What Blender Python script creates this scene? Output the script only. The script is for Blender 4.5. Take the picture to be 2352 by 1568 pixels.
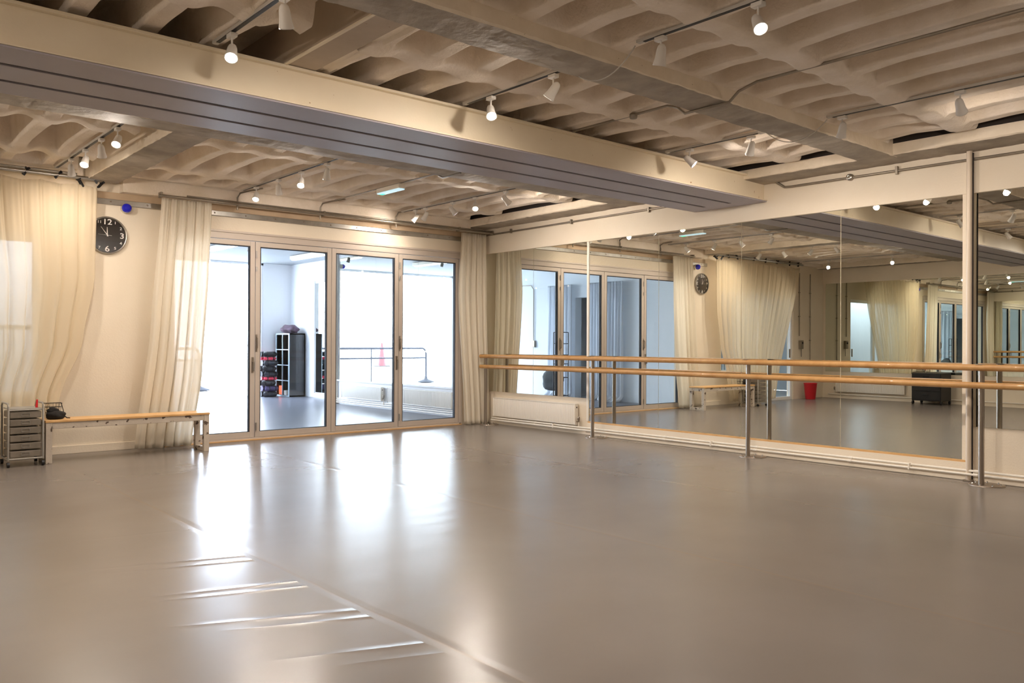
import bpy, bmesh, math, random
import numpy as np
from mathutils import Vector, Matrix
PI=math.pi
random.seed(4)
for o in list(bpy.data.objects): bpy.data.objects.remove(o)
S=bpy.context.scene; C=S.collection
def lin(h):
    h=h.lstrip('#'); v=[int(h[i:i+2],16)/255 for i in (0,2,4)]
    return tuple((c/12.92 if c<=.04045 else ((c+.055)/1.055)**2.4) for c in v)+(1,)
# ------------------------------------------------------------ camera
R=8.246; D=10.26; XL=-2.13; YB=-3.5
yaw,pit,rol,F=.7086,.0023,.0043,1908.9
fw=Vector((math.sin(yaw)*math.cos(pit),math.cos(yaw)*math.cos(pit),math.sin(pit)))
ri=Vector((math.cos(yaw),-math.sin(yaw),0)); up=ri.cross(fw)
r2=ri*math.cos(rol)+up*math.sin(rol); u2=up*math.cos(rol)-ri*math.sin(rol)
cd=bpy.data.cameras.new('camera'); cam=bpy.data.objects.new('camera',cd); C.objects.link(cam)
cd.sensor_width=36; cd.lens=36*F/2352; cd.clip_start=.05; cd.clip_end=200
M=Matrix((r2,u2,-fw)).transposed().to_4x4(); M.translation=Vector((0,0,1.25)); cam.matrix_world=M
S.camera=cam
# ------------------------------------------------------------ world / exposure
W=bpy.data.worlds.new('sky'); S.world=W; W.use_nodes=True
bg=W.node_tree.nodes['Background']; bg.inputs[0].default_value=(.80,.88,1,1); bg.inputs[1].default_value=20.0
S.view_settings.view_transform='Standard'; S.view_settings.look='None'
S.view_settings.exposure=0.05; S.view_settings.gamma=1; S.view_settings.use_curve_mapping=False
SPOT_W=70.0; FILL=1.0
# daylight portals in the far room's window and the made-up lobby's openings
def portal(name,loc,rot,sx,sy):
    l=bpy.data.lights.new(name,'AREA'); l.shape='RECTANGLE'; l.size=sx; l.size_y=sy; l.cycles.is_portal=True
    o=bpy.data.objects.new(name,l); C.objects.link(o); o.location=loc; o.rotation_euler=rot
portal('opening_daylight',(5.7,18.52,1.55),(-PI/2,0,0),5.1,3.0)
portal('opening_daylight',(-3.98,15.25,1.5),(0,-PI/2,0),2.0,1.1)  # portal in the side opening of the made-up lobby
portal('added_slot_daylight',(1.8,11.8,3.05),(0,0,0),2.0,.6)  # portal in the roof slot added to light the small window
# ------------------------------------------------------------ materials
def nt(name):
    m=bpy.data.materials.new(name); m.use_nodes=True; t=m.node_tree
    return m,t,t.nodes['Principled BSDF']
def mat(name,col,rough=.6,metal=0,noise=0,nscale=6,bump=0,bscale=40,spec=.5,col2=None,stain=None,coat=0,emit=None,es=0,n2=.5):
    m,t,b=nt(name); c=lin(col) if isinstance(col,str) else col
    b.inputs['Base Color'].default_value=c; b.inputs['Roughness'].default_value=rough; b.inputs['Metallic'].default_value=metal
    b.inputs['Specular IOR Level'].default_value=spec; b.inputs['Coat Weight'].default_value=coat
    tc=t.nodes.new('ShaderNodeTexCoord')
    last=None
    if noise or col2:
        n=t.nodes.new('ShaderNodeTexNoise'); n.inputs['Scale'].default_value=nscale; n.inputs['Detail'].default_value=6; n.inputs['Roughness'].default_value=.6
        t.links.new(tc.outputs['Object'],n.inputs['Vector'])
        r=t.nodes.new('ShaderNodeValToRGB'); r.color_ramp.elements[0].position=n2-.18; r.color_ramp.elements[1].position=n2+.18
        c2=lin(col2) if col2 else tuple(x*(1-noise) for x in c[:3])+(1,)
        r.color_ramp.elements[0].color=c2; r.color_ramp.elements[1].color=c
        t.links.new(n.outputs['Fac'],r.inputs['Fac']); last=r.outputs[0]
    if stain:   # small chips / rust specks: (colour, scale, threshold)
        n=t.nodes.new('ShaderNodeTexNoise'); n.inputs['Scale'].default_value=stain[1]; n.inputs['Detail'].default_value=3
        t.links.new(tc.outputs['Object'],n.inputs['Vector'])
        r=t.nodes.new('ShaderNodeValToRGB'); r.color_ramp.elements[0].position=stain[2]; r.color_ramp.elements[1].position=stain[2]+.03
        t.links.new(n.outputs['Fac'],r.inputs['Fac'])
        x=t.nodes.new('ShaderNodeMix'); x.data_type='RGBA'; x.inputs['B'].default_value=lin(stain[0])
        if last: t.links.new(last,x.inputs['A'])
        else: x.inputs['A'].default_value=c
        t.links.new(r.outputs[0],x.inputs['Factor']); last=x.outputs['Result']
    if last: t.links.new(last,b.inputs['Base Color'])
    if bump:
        n=t.nodes.new('ShaderNodeTexNoise'); n.inputs['Scale'].default_value=bscale; n.inputs['Detail'].default_value=5
        t.links.new(tc.outputs['Object'],n.inputs['Vector'])
        bp=t.nodes.new('ShaderNodeBump'); bp.inputs['Strength'].default_value=bump; bp.inputs['Distance'].default_value=.02
        t.links.new(n.outputs['Fac'],bp.inputs['Height']); t.links.new(bp.outputs[0],b.inputs['Normal'])
    if emit: b.inputs['Emission Color'].default_value=lin(emit) if isinstance(emit,str) else emit; b.inputs['Emission Strength'].default_value=es
    return m
def sheer(name,col,alpha,trans=.5):
    m=bpy.data.materials.new(name); m.use_nodes=True; t=m.node_tree; t.nodes.remove(t.nodes['Principled BSDF'])
    o=t.nodes['Material Output']; d=t.nodes.new('ShaderNodeBsdfDiffuse'); tr=t.nodes.new('ShaderNodeBsdfTranslucent'); tp=t.nodes.new('ShaderNodeBsdfTransparent')
    d.inputs[0].default_value=lin(col); tr.inputs[0].default_value=lin(col)
    a=t.nodes.new('ShaderNodeMixShader'); a.inputs[0].default_value=trans; t.links.new(d.outputs[0],a.inputs[1]); t.links.new(tr.outputs[0],a.inputs[2])
    b=t.nodes.new('ShaderNodeMixShader')
    lw=t.nodes.new('ShaderNodeLayerWeight'); lw.inputs[0].default_value=.25
    mr=t.nodes.new('ShaderNodeMapRange'); mr.inputs['From Min'].default_value=0; mr.inputs['From Max'].default_value=.6
    mr.inputs['To Min'].default_value=alpha; mr.inputs['To Max'].default_value=min(1,alpha+.3)
    t.links.new(lw.outputs['Facing'],mr.inputs['Value']); t.links.new(mr.outputs[0],b.inputs[0])
    t.links.new(tp.outputs[0],b.inputs[1]); t.links.new(a.outputs[0],b.inputs[2]); t.links.new(b.outputs[0],o.inputs[0])
    return m
def glassmat(name,tint=(.97,.985,1,1),refl=1.0):
    m=bpy.data.materials.new(name); m.use_nodes=True; t=m.node_tree; t.nodes.remove(t.nodes['Principled BSDF'])
    o=t.nodes['Material Output']; tp=t.nodes.new('ShaderNodeBsdfTransparent'); g=t.nodes.new('ShaderNodeBsdfGlossy')
    tp.inputs[0].default_value=tint; g.inputs['Roughness'].default_value=.0
    f=t.nodes.new('ShaderNodeFresnel'); f.inputs[0].default_value=1.45
    ge=t.nodes.new('ShaderNodeNewGeometry'); iv=t.nodes.new('ShaderNodeMath'); iv.operation='MULTIPLY_ADD'; iv.inputs[1].default_value=-1; iv.inputs[2].default_value=1; t.links.new(ge.outputs['Backfacing'],iv.inputs[0])
    mu=t.nodes.new('ShaderNodeMath'); mu.operation='MULTIPLY'; t.links.new(f.outputs[0],mu.inputs[0]); t.links.new(iv.outputs[0],mu.inputs[1])
    x=t.nodes.new('ShaderNodeMixShader'); t.links.new(mu.outputs[0],x.inputs[0]); t.links.new(tp.outputs[0],x.inputs[1]); t.links.new(g.outputs[0],x.inputs[2]); t.links.new(x.outputs[0],o.inputs[0])
    return m
m_ceil=mat('painted_concrete','#f7eadb',.8,nscale=2.5,bump=.4,bscale=45,col2='#e2d2ba',n2=.42)
m_beam=mat('painted_concrete_beam','#f2e4cf',.7,bump=.4,bscale=14,col2='#dfcfb5',nscale=3,n2=.42,stain=('#8a6f50',30,.74))
m_beamu=mat('grey_concrete_underside','#b3a796',.75,bump=.5,bscale=12,col2='#93887a',nscale=4)  # greyer and more mottled than the beam sides
m_steelcream=mat('cream_steel_paint','#efe2c8',.45,bump=.05,bscale=60,stain=('#a07040',22,.74),col2='#e9dac0',nscale=2)
m_board=mat('grey_board','#b1aab0',.5,col2='#a9a2a8',nscale=2)
m_dark=mat('dark_slot','#2c2420',.8)
m_gap=mat('gap_shade','#54402f',.9)  # brown standing for the shade inside a gap; unused
m_sbeam=mat('old_cream_steel','#bfae99',.6,col2='#b09f8a',nscale=3,stain=('#8a6f50',14,.72))
m_wall=mat('white_wall_paint','#eee2ce',.75,bump=.12,bscale=60,col2='#e9dbc5',nscale=1.2)
m_wall2=mat('pale_blue_wall_paint','#e6edf5',.7,bump=.05,bscale=60)
m_wallw=mat('white_plaster','#f3f3f3',.7,bump=.05,bscale=60)
m_wood=mat('barre_wood','#c79a62',.38,col2='#b5854c',nscale=9,coat=.3)
m_pine=mat('pine_wood','#dfb47c',.45,col2='#d0a267',nscale=6)
m_tan=mat('tan_timber','#bfa88c',.75,col2='#b49c80',nscale=5)
m_steel=mat('brushed_steel','#a79c90',.32,1,bump=.03,bscale=90)
m_chrome=mat('chrome','#d8d8d8',.12,1)
m_galv=mat('galvanised_steel','#b9b6b0',.35,1,col2='#a5a19a',nscale=8)
m_cond=mat('grey_conduit','#a3998b',.4,.7,col2='#8f8577',nscale=6)
m_mirror=mat('mirror_glass',(.86,.87,.82,1),.0,1)
m_mirror2=mat('far_mirror_glass',(.78,.82,.74,1),.0,1)
m_white=mat('white_enamel','#f0e9dc',.4)
m_lampw=mat('white_lamp_plastic','#e9e4dd',.45)
m_rail=mat('white_track_metal','#c9c2b8',.4)
m_black=mat('black_plastic','#17171a',.45)
m_alu=mat('door_aluminium','#c6b9ac',.45,.1)
m_gasket=mat('black_gasket','#1d1d24',.6)
m_glass=glassmat('door_glass'); m_wglass=glassmat('window_glass')
m_cur=sheer('sheer_cream_voile','#f3e6cc',.54,.35)
m_curw=sheer('white_cotton_voile','#f7efdf',.86,.35)
m_cur2=sheer('white_voile','#eef2f8',.8,.5)
m_dist=mat('distressed_white_paint','#cbbfaf',.7,col2='#bfb2a2',nscale=5,stain=('#5a4a3d',16,.60),bump=.2,bscale=30)
m_grey=mat('grey_frame_metal','#9a958c',.4,.3)
m_drawer=mat('frosted_grey_plastic','#8a8073',.35,col2='#776e61',nscale=10)
m_blue=mat('blue_beacon','#0a16c8',.12,coat=.6)
m_red=mat('red_plastic','#d3262d',.4)
m_orange=mat('orange_card','#ff5a1e',.6,emit='#ff5a1e',es=0)
m_bulb=mat('lamp_glow','#ffffff',.5,emit=(1,.86,.66,1),es=34)
m_bulbw=mat('cool_lamp_glow','#ffffff',.5,emit=(.84,.82,1,1),es=20)
m_green=mat('exit_glow','#20c090',.5,emit=(.05,.9,.5,1),es=1.4)
m_exitp=mat('exit_diffuser','#d5ecf7',.3,emit=(.55,.85,1,1),es=.7)
m_tube=mat('tube_glow','#ffffff',.5,emit=(.85,.93,1,1),es=2.5)
m_blackgl=mat('black_lacquer','#141a20',.25,coat=.5)
m_dial=mat('clock_dial','#1d1715',.22,coat=.6)
m_num=mat('silver_numerals','#ddd8d2',.4)
m_tread=mat('exterior_paving','#b8b8b6',.9)
# floor: vinyl with long seams (every 2 m along y) and creases
def floormat(name,base,c2,seams,rough):
    m,t,b=nt(name); L=t.links.new; N=t.nodes.new
    tc=N('ShaderNodeTexCoord'); sx=N('ShaderNodeSeparateXYZ'); L(tc.outputs['Object'],sx.inputs[0])
    n=N('ShaderNodeTexNoise'); n.inputs['Scale'].default_value=.7; n.inputs['Detail'].default_value=6; L(tc.outputs['Object'],n.inputs['Vector'])
    r=N('ShaderNodeValToRGB'); r.color_ramp.elements[0].color=lin(c2); r.color_ramp.elements[1].color=lin(base); r.color_ramp.elements[0].position=.35; r.color_ramp.elements[1].position=.65
    L(n.outputs['Fac'],r.inputs['Fac'])
    def mth(op,a,bb=None,cc=None):
        q=N('ShaderNodeMath'); q.operation=op
        for i,v in enumerate((a,bb,cc)):
            if v is None: continue
            if isinstance(v,(int,float)): q.inputs[i].default_value=v
            else: L(v,q.inputs[i])
        return q.outputs[0]
    nz=N('ShaderNodeTexNoise'); nz.inputs['Scale'].default_value=1.3; L(tc.outputs['Object'],nz.inputs['Vector'])
    xw=mth('ADD',sx.outputs['X'],mth('MULTIPLY',mth('SUBTRACT',nz.outputs['Fac'],.5),.05))
    if seams:
        d=mth('PINGPONG',mth('ADD',xw,20-.03),2.0/2)       # distance to seams at x=0,2,4 ...
        line=mth('LESS_THAN',d,.012)
        soft=mth('SUBTRACT',1.0,mth('MINIMUM',mth('DIVIDE',d,.05),1.0))
        x=N('ShaderNodeMix'); x.data_type='RGBA'; x.inputs['B'].default_value=lin('#7d7064'); L(r.outputs[0],x.inputs['A']); L(mth('MULTIPLY',line,.55),x.inputs['Factor']); L(x.outputs['Result'],b.inputs['Base Color'])
        # creases running across x close to the seam at x=2, for y 2..6
        crease=None
        for yk,x0,sl,hh in ((4.60,1.25,-.30,1),(4.72,1.15,-.30,.8),(4.04,1.2,-.30,1),(3.93,1.25,-.33,.9),(3.42,1.2,-.42,1),(3.30,1.35,-.42,.8),(2.86,1.35,-.4,.7),(5.6,1.3,-.2,.35),(2.72,1.5,-.4,.5)):
            yc=mth('MULTIPLY_ADD',mth('SUBTRACT',xw,2.0),sl,yk)
            g=mth('SUBTRACT',1.0,mth('MINIMUM',mth('DIVIDE',mth('ABSOLUTE',mth('SUBTRACT',sx.outputs['Y'],yc)),.05),1.0))
            g=mth('MULTIPLY',g,g); ex=mth('MINIMUM',mth('MAXIMUM',mth('MULTIPLY',mth('SUBTRACT',sx.outputs['X'],x0),1.6),0),1.0)
            ex=mth('MULTIPLY',ex,mth('LESS_THAN',sx.outputs['X'],1.985)); g=mth('MULTIPLY',mth('MULTIPLY',g,ex),hh)
            crease=g if crease is None else mth('ADD',crease,g)
        # faint undulation elsewhere
        mp2=N('ShaderNodeMapping'); mp2.inputs['Scale'].default_value=(.35,1.6,1); L(tc.outputs['Object'],mp2.inputs[0])
        un=N('ShaderNodeTexNoise'); un.inputs['Scale'].default_value=1.2; un.inputs['Detail'].default_value=2; L(mp2.outputs[0],un.inputs['Vector'])
        hgt=mth('ADD',mth('ADD',mth('MULTIPLY',crease,.0045),mth('MULTIPLY',un.outputs['Fac'],.004)),mth('MULTIPLY',soft,-.0012))
        bp=N('ShaderNodeBump'); bp.inputs['Strength'].default_value=1; bp.inputs['Distance'].default_value=1; L(hgt,bp.inputs['Height']); L(bp.outputs[0],b.inputs['Normal'])
    else: L(r.outputs[0],b.inputs['Base Color'])
    fn=N('ShaderNodeTexNoise'); fn.inputs['Scale'].default_value=2.5; fn.inputs['Detail'].default_value=4; L(tc.outputs['Object'],fn.inputs['Vector'])
    L(mth('ADD',mth('MULTIPLY',fn.outputs['Fac'],.02),rough-.01),b.inputs['Roughness'])
    b.inputs['Specular IOR Level'].default_value=.5
    return m
m_floor=floormat('taupe_vinyl','#7d756e','#766e67',True,.26)
m_floor2=floormat('grey_vinyl','#6d6f78','#64666f',False,.28)
# ------------------------------------------------------------ mesh helpers
class MB:
    def __init__(s): s.v=[]; s.f=[]; s.sm=[]; s.mi=[]; s.cur=0
    def add(s,vs,fs,smooth=False):
        b=len(s.v); s.v+= [tuple(v) for v in vs]
        for f in fs: s.f.append([b+i for i in f]); s.sm.append(smooth); s.mi.append(s.cur)
        return s
    def box(s,x0,x1,y0,y1,z0,z1,T=None):
        vs=[(x,y,z) for x in(x0,x1) for y in(y0,y1) for z in(z0,z1)]
        if T: vs=[T@Vector(v) for v in vs]
        return s.add(vs,[(0,1,3,2),(4,6,7,5),(0,4,5,1),(2,3,7,6),(0,2,6,4),(1,5,7,3)])
    def tube(s,pts,r,n=12,caps=True,rs=None):
        pts=[Vector(p) for p in pts]; rings=[]
        up0=Vector((0,0,1))
        for i,p in enumerate(pts):
            a=pts[max(i-1,0)]; b=pts[min(i+1,len(pts)-1)]; d=(b-a).normalized()
            u=d.cross(up0 if abs(d.z)<.95 else Vector((1,0,0))).normalized(); w=d.cross(u)
            rr=rs[i] if rs else r
            rings.append([p+(u*math.cos(2*PI*k/n)+w*math.sin(2*PI*k/n))*rr for k in range(n)])
        vs=[v for q in rings for v in q]; fs=[]
        for i in range(len(pts)-1):
            for k in range(n): fs.append((i*n+k,i*n+(k+1)%n,(i+1)*n+(k+1)%n,(i+1)*n+k))
        s.add(vs,fs,True)
        if caps:
            s.add(rings[0],[tuple(range(n))]); s.add(rings[-1],[tuple(reversed(range(n)))])
        return s
    def lathe(s,prof,T=None,n=24):   # prof [(r,z)]
        vs=[];fs=[]
        for r,z in prof:
            for k in range(n):
                v=Vector((r*math.cos(2*PI*k/n),r*math.sin(2*PI*k/n),z)); vs.append(T@v if T else v)
        for i in range(len(prof)-1):
            for k in range(n): fs.append((i*n+k,i*n+(k+1)%n,(i+1)*n+(k+1)%n,(i+1)*n+k))
        return s.add(vs,fs,True)
    def build(s,name,mats,parent=None,bevel=0,loc=None,seg=2):
        me=bpy.data.meshes.new(name); me.from_pydata(s.v,[],s.f)
        if not isinstance(mats,(list,tuple)): mats=[mats]
        for m in mats: me.materials.append(m)
        me.polygons.foreach_set('use_smooth',s.sm); me.polygons.foreach_set('material_index',s.mi)
        bm=bmesh.new(); bm.from_mesh(me); bmesh.ops.recalc_face_normals(bm,faces=bm.faces); bm.to_mesh(me); bm.free()
        o=bpy.data.objects.new(name,me); C.objects.link(o)
        if loc: o.location=loc
        if parent: o.parent=parent
        if bevel:
            b=o.modifiers.new('bevel','BEVEL'); b.width=bevel; b.segments=seg; b.limit_method='ANGLE'; b.angle_limit=.7
        return o
def thing(name,label,cat,loc=(0,0,0),rz=0,group=None):
    o=bpy.data.objects.new(name,None); C.objects.link(o); o.location=loc; o.rotation_euler=(0,0,rz); o.empty_display_size=.1
    o['label']=label; o['category']=cat
    if group: o['group']=group
    return o
def tag(o,label,cat,group=None,kind=None):
    o['label']=label; o['category']=cat
    if group: o['group']=group
    if kind: o['kind']=kind
    return o
def struct(o): o['kind']='structure'; return o
def dup(root,loc,label,group=None,rz=None):
    r=root.copy(); C.objects.link(r); r.location=loc
    if rz is not None: r.rotation_euler=(0,0,rz)
    r['label']=label
    if group: r['group']=group
    for ch in list(root.children):
        c=ch.copy(); C.objects.link(c); c.parent=r
        for g in ch.children:
            d=g.copy(); C.objects.link(d); d.parent=c
    return r
# ------------------------------------------------------------ room shell
struct(MB().box(XL-.2,R+.2,YB-.2,D+.12,-.1,0).build('floor',m_floor))
DX0=3.35; STI=[4.4357,5.5234,6.6056,7.7008]; ZH=2.541; ZF=2.605
# back wall with the bifold opening (DX0..7.74) and the window/doorway (-.8..1.98)
w=MB(); wt=.16
w.box(7.74,R+.2,D,D+wt,0,3.5)
w.box(DX0-.04,7.74,D,D+wt,ZF,3.5)
w.box(1.98,DX0-.04,D,D+wt,0,3.5)
w.box(-.8,1.98,D,D+wt,2.385,3.5)
w.box(.5,1.98,D,D+wt,0,.66)
w.box(XL-.2,-.8,D,D+wt,0,3.5)
struct(w.build('wall_back',m_wall))
struct(MB().box(XL-.2,XL,YB,D,0,3.5).build('wall_left',m_wall))
struct(MB().box(XL-.2,R+.2,YB-.2,YB,0,3.5).build('wall_front',m_wall))
w=MB(); w.box(R,R+.2,YB,D,0,3.5)
struct(w.build('wall_right',m_wall))
# valance above the mirrors, slightly proud
w=MB(); w.box(R-.03,R,YB,D,2.655,3.06)
struct(w.build('trim_1',m_wall,bevel=.003))
struct(MB().box(R-.022,R-.0,9.975,9.985,2.66,3.04).build('trim_2',m_dark))
# plinth at foot of the right wall
struct(MB().box(R-.05,R,YB,8.0,0,.055).build('baseboard_right',m_wall,bevel=.006))
struct(MB().box(XL,XL+.03,YB,D,0,.06).build('baseboard_left',m_wall))
w=MB(); w.box(2.0,3.3,D-.02,D,0,.09)
struct(w.build('baseboard_back',m_wall,bevel=.004))
# ceiling: ribbed concrete soffit as one height field
P0=.396; XR=7.82
ybeam=[(-2.86,-2.55),(.38,.69),(3.62,3.93),(6.88,7.22),(10.02,10.4)]
cross=[]
for (a,b),(c,d) in zip(ybeam[:-1],ybeam[1:]):
    cross+= [b+.68,c-.68]
offs=[0,.028,.044,.052,.060,.068,.076,.084,.094,.112,.14,.17,.198]
offs=offs+[P0-o_ for o_ in offs[-2:0:-1]]
xg=[2.305,2.312,2.325,2.40,2.41,2.45,2.47,2.475,2.665,2.672,2.70,2.71,2.715,7.73,7.737]
X=sorted({round(3.19+k*P0+o_,4) for k in range(-15,13) for o_ in offs if XL<3.19+k*P0+o_<XR}|{XL,XR}|set(xg)); X=np.array(X)
Yl=set(np.round(np.arange(YB,10.1,.05),4))|{10.1}
for c in cross: Yl|={round(c+o_,4) for o_ in (-.16,-.145,-.13,-.115,-.1,-.09,-.08,.08,.09,.1,.115,.13,.145,.16)}
for a,b in ybeam: Yl|={round(e+o_*sg,4) for e,sg in((a,-1),(b,1)) for o_ in(0,.01,.02,.035,.05,.065,.08,.1)}
Y=np.array(sorted(y for y in Yl if YB<=y<=10.1)); nx=len(X)-1; ny=len(Y)-1
def sst(a): a=np.clip(a,0,1); return a*a*(3-2*a)
dxr=np.abs((X-3.19+P0*50)%P0-P0*.0); dxr=np.minimum(dxr,P0-dxr)     # distance from rib centre
edges=[]
dy=np.full(ny+1,9.)
for c in cross: dy=np.minimum(dy,np.abs(Y-c)-.085)
for a,b in ybeam: dy=np.minimum(dy,np.maximum(a-Y,Y-b)-.005)
dyc=np.full(ny+1,9.)
for c in cross: dyc=np.minimum(dyc,np.abs(Y-c))
gx,gy=np.meshgrid(dxr,dy); xx,yy=np.meshgrid(X,Y)
rng=np.random.RandomState(3)
def smooth_noise(ny_,nx_,sy,sx):
    a=rng.rand(int(ny_/sy)+3,int(nx_/sx)+3)
    yi=np.linspace(0,a.shape[0]-2.01,ny_); xi=np.linspace(0,a.shape[1]-2.01,nx_)
    y0=yi.astype(int); x0=xi.astype(int); fy=sst(yi-y0)[:,None]; fx=sst(xi-x0)[None]
    return (a[y0][:,x0]*(1-fy)*(1-fx)+a[y0+1][:,x0]*fy*(1-fx)+a[y0][:,x0+1]*(1-fy)*fx+a[y0+1][:,x0+1]*fy*fx)-.5
N1=smooth_noise(ny+1,nx+1,14,10); N2=smooth_noise(ny+1,nx+1,3,4)
pan=sst((gx-.052+.008*N1)/.05)*sst((gy+.015*N1)/.09)
dmid=np.minimum(np.minimum(dyc,9)[:,None]+0*gx,9)
dend=np.minimum(dyc-.05,np.abs(dy+.005))
zr=3.135+.018*sst((np.clip(dend,0,1)/.4))[:,None]-.028*sst((.13-dyc)/.06)[:,None]+.02*sst((gx-.03)/.16)*sst((.05-gy)/.05)*(dyc<.3)[:,None]+.03*sst((3.6-xx)/1.5)*sst((gx-.03)/.16)*sst((.05-gy)/.05)*(dyc<.3)[:,None]
Z=zr+(3.44-zr)*pan+.006*N1+.002*N2
gm=((xx>2.31)&(xx<np.where(yy<6.9,2.47,2.41)))|((yy<6.9)&(xx>2.67)&(xx<2.71))|(xx>7.735)
Z=np.where(gm,np.maximum(Z,3.40),Z)
co=np.stack([xx,yy,Z],-1).reshape(-1,3)
me=bpy.data.meshes.new('ceiling'); idx=np.arange((ny+1)*(nx+1)).reshape(ny+1,nx+1)
q=np.stack([idx[:-1,:-1],idx[1:,:-1],idx[1:,1:],idx[:-1,1:]],-1).reshape(-1,4)
me.vertices.add(len(co)); me.vertices.foreach_set('co',co.ravel())
me.loops.add(q.size); me.loops.foreach_set('vertex_index',q.ravel())
me.polygons.add(len(q)); me.polygons.foreach_set('loop_start',np.arange(0,q.size,4)); me.polygons.foreach_set('loop_total',np.full(len(q),4)); me.polygons.foreach_set('use_smooth',np.ones(len(q),bool))
me.update(); me.materials.append(m_ceil)
ce=bpy.data.objects.new('ceiling',me); C.objects.link(ce); struct(ce)
# solid slab over it
struct(MB().box(XL-.2,R+.2,YB-.2,D+.16,3.5,3.7).build('ceiling',m_ceil))
# concrete beams (rough skin): cross section swept, cream sides, greyer underside
def rough_beam(name,p0,p1,a,z0,z1,amp=.008,step=.06,seed=0,um=1,ms=None):
    # p0..p1 along the axis named by a ('x' or 'y'); cross range given by c0,c1
    (l0,l1),(c0,c1)=p0,p1
    rs=np.random.RandomState(seed); n=int((l1-l0)/step); b=MB(); rings=[]
    cs=[(c0,z1),(c0,z0+.01),(c0+.008,z0),(c0+(c1-c0)*.5,z0),(c1-.008,z0),(c1,z0+.01),(c1,z1)]; amp=amp*.5
    j=np.cumsum(rs.randn(n+1,len(cs),2),0)*.15+rs.randn(n+1,len(cs),2)*.5; j=np.clip(j,-2,2)*amp
    for i in range(n+1):
        l=l0+(l1-l0)*i/n
        for k,(c,z) in enumerate(cs):
            jc,jz=(j[i,k] if 0<k<6 else (j[i,k,0],0))
            if z>z0+.005: jz=abs(jz)
            cc=c+jc; zz=z+jz
            rings.append((l,cc,zz) if a=='x' else (cc,l,zz))
    m=len(cs); fs=[]
    b.v=[tuple(v) for v in rings]
    for i in range(n):
        for k in range(m-1):
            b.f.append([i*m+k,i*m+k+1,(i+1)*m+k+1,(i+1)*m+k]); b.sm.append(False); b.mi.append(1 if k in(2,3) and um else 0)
    b.f.append(list(range(m))); b.sm.append(False); b.mi.append(0); b.f.append([n*m+k for k in reversed(range(m))]); b.sm.append(False); b.mi.append(0)
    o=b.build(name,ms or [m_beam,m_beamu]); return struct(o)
ti=3
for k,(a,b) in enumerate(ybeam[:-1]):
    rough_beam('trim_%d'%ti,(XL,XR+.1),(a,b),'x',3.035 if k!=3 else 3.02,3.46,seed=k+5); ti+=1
rough_beam('trim_%d'%ti,(YB,D),(XR,R-.001),'y',3.04,3.148,seed=31); ti+=1
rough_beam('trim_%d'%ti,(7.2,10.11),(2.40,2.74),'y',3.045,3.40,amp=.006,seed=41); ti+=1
struct(MB().box(2.46,2.68,YB,6.9,3.112,3.4).build('trim_%d'%ti,m_sbeam,bevel=.006)); ti+=1
struct(MB().box(2.448,2.47,YB,6.9,3.104,3.116).build('trim_%d'%ti,m_steelcream,bevel=.002)); ti+=1
rough_beam('trim_%d'%ti,(YB,6.9),(2.70,2.80),'y',3.13,3.45,amp=.006,seed=42,um=0); ti+=1
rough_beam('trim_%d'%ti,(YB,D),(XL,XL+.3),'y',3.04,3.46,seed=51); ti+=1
# dark box painting in the shade of the gap above the right ring beam
struct(MB().box(XR+.012,R,YB,D-.01,3.14,3.49).build('trim_%d'%ti,m_dark)); ti+=1
# ring beam on the back wall, tan timber strip
rough_beam('trim_%d'%ti,(2.80,XR),(10.11,D-.001),'x',2.965,3.15,amp=.0015,seed=61,um=0,ms=[m_ceil,m_ceil]); ti+=1
rough_beam('trim_%d'%ti,(XL,2.38),(10.11,D-.001),'x',3.07,3.2,amp=.0015,seed=62,um=0,ms=[m_ceil,m_ceil]); ti+=1
struct(MB().box(2.56,R-.04,10.235,D-.0005,2.886,2.964).build('trim_%d'%ti,m_tan)); ti+=1
# steel beam with folding-wall boards
t=thing('steel_beam','cream steel beam boxed with three grey boards along its underside','beam',(3,5.23,2.846))
def P(mb,name,m,bevel=0,par=None):  # helper: build with world coordinates under a parent thing
    par=par or t
    o=mb.build(name,m,None,bevel); w_=par
    T=Vector((0,0,0)); q_=par
    while q_ is not None and q_.parent is not None: q_=q_.parent
    # all things used here have no rotation: subtract the chain of locations
    off=Vector(par.location) if par.parent is None else Vector((0,0,0))
    if par.parent is None:
        o.data.transform(Matrix.Translation(-off))
    else:
        o.data.transform(Matrix.Translation(-Vector(q_.location)))
    o.parent=par
    return o
P(MB().box(XL,R-.03,5.245,6.15,2.862,3.10),'web',m_steelcream)
b=MB(); b.box(XL,R-.03,5.20,5.245,3.088,3.108); P(b,'top_flange',m_steelcream,.003)
b=MB(); b.box(XL,R-.03,5.205,5.245,2.858,2.868); P(b,'bottom_flange',m_steelcream,.002)
for a,c in((5.212,5.522),(5.567,5.872),(5.917,6.2)):
    P(MB().box(XL,R-.031,a,c,2.845,2.857),'grey_board',m_board,.002)
P(MB().box(XL,8.0,5.50,5.95,2.8585,2.8615),'track_slot',m_dark)
P(MB().box(8.0,R-.031,5.5,5.95,2.846,2.858),'end_board',m_board)
# ------------------------------------------------------------ steel rail along back wall
t=thing('wall_rail','galvanised steel rail bolted along the back wall above the glass doors','rail',(5.2,D,2.85))
P(MB().box(2.5,R-.04,D-.035,D-.001,2.822,2.884),'channel',m_galv,.004)
for i in range(14):
    x=2.7+i*.4; P(MB().lathe([(0,.006),(.009,.005),(.011,0)],Matrix.Translation((x,D-.035,2.855))@Matrix.Rotation(PI/2,4,'X'),8),'bolt',m_steel)
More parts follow.
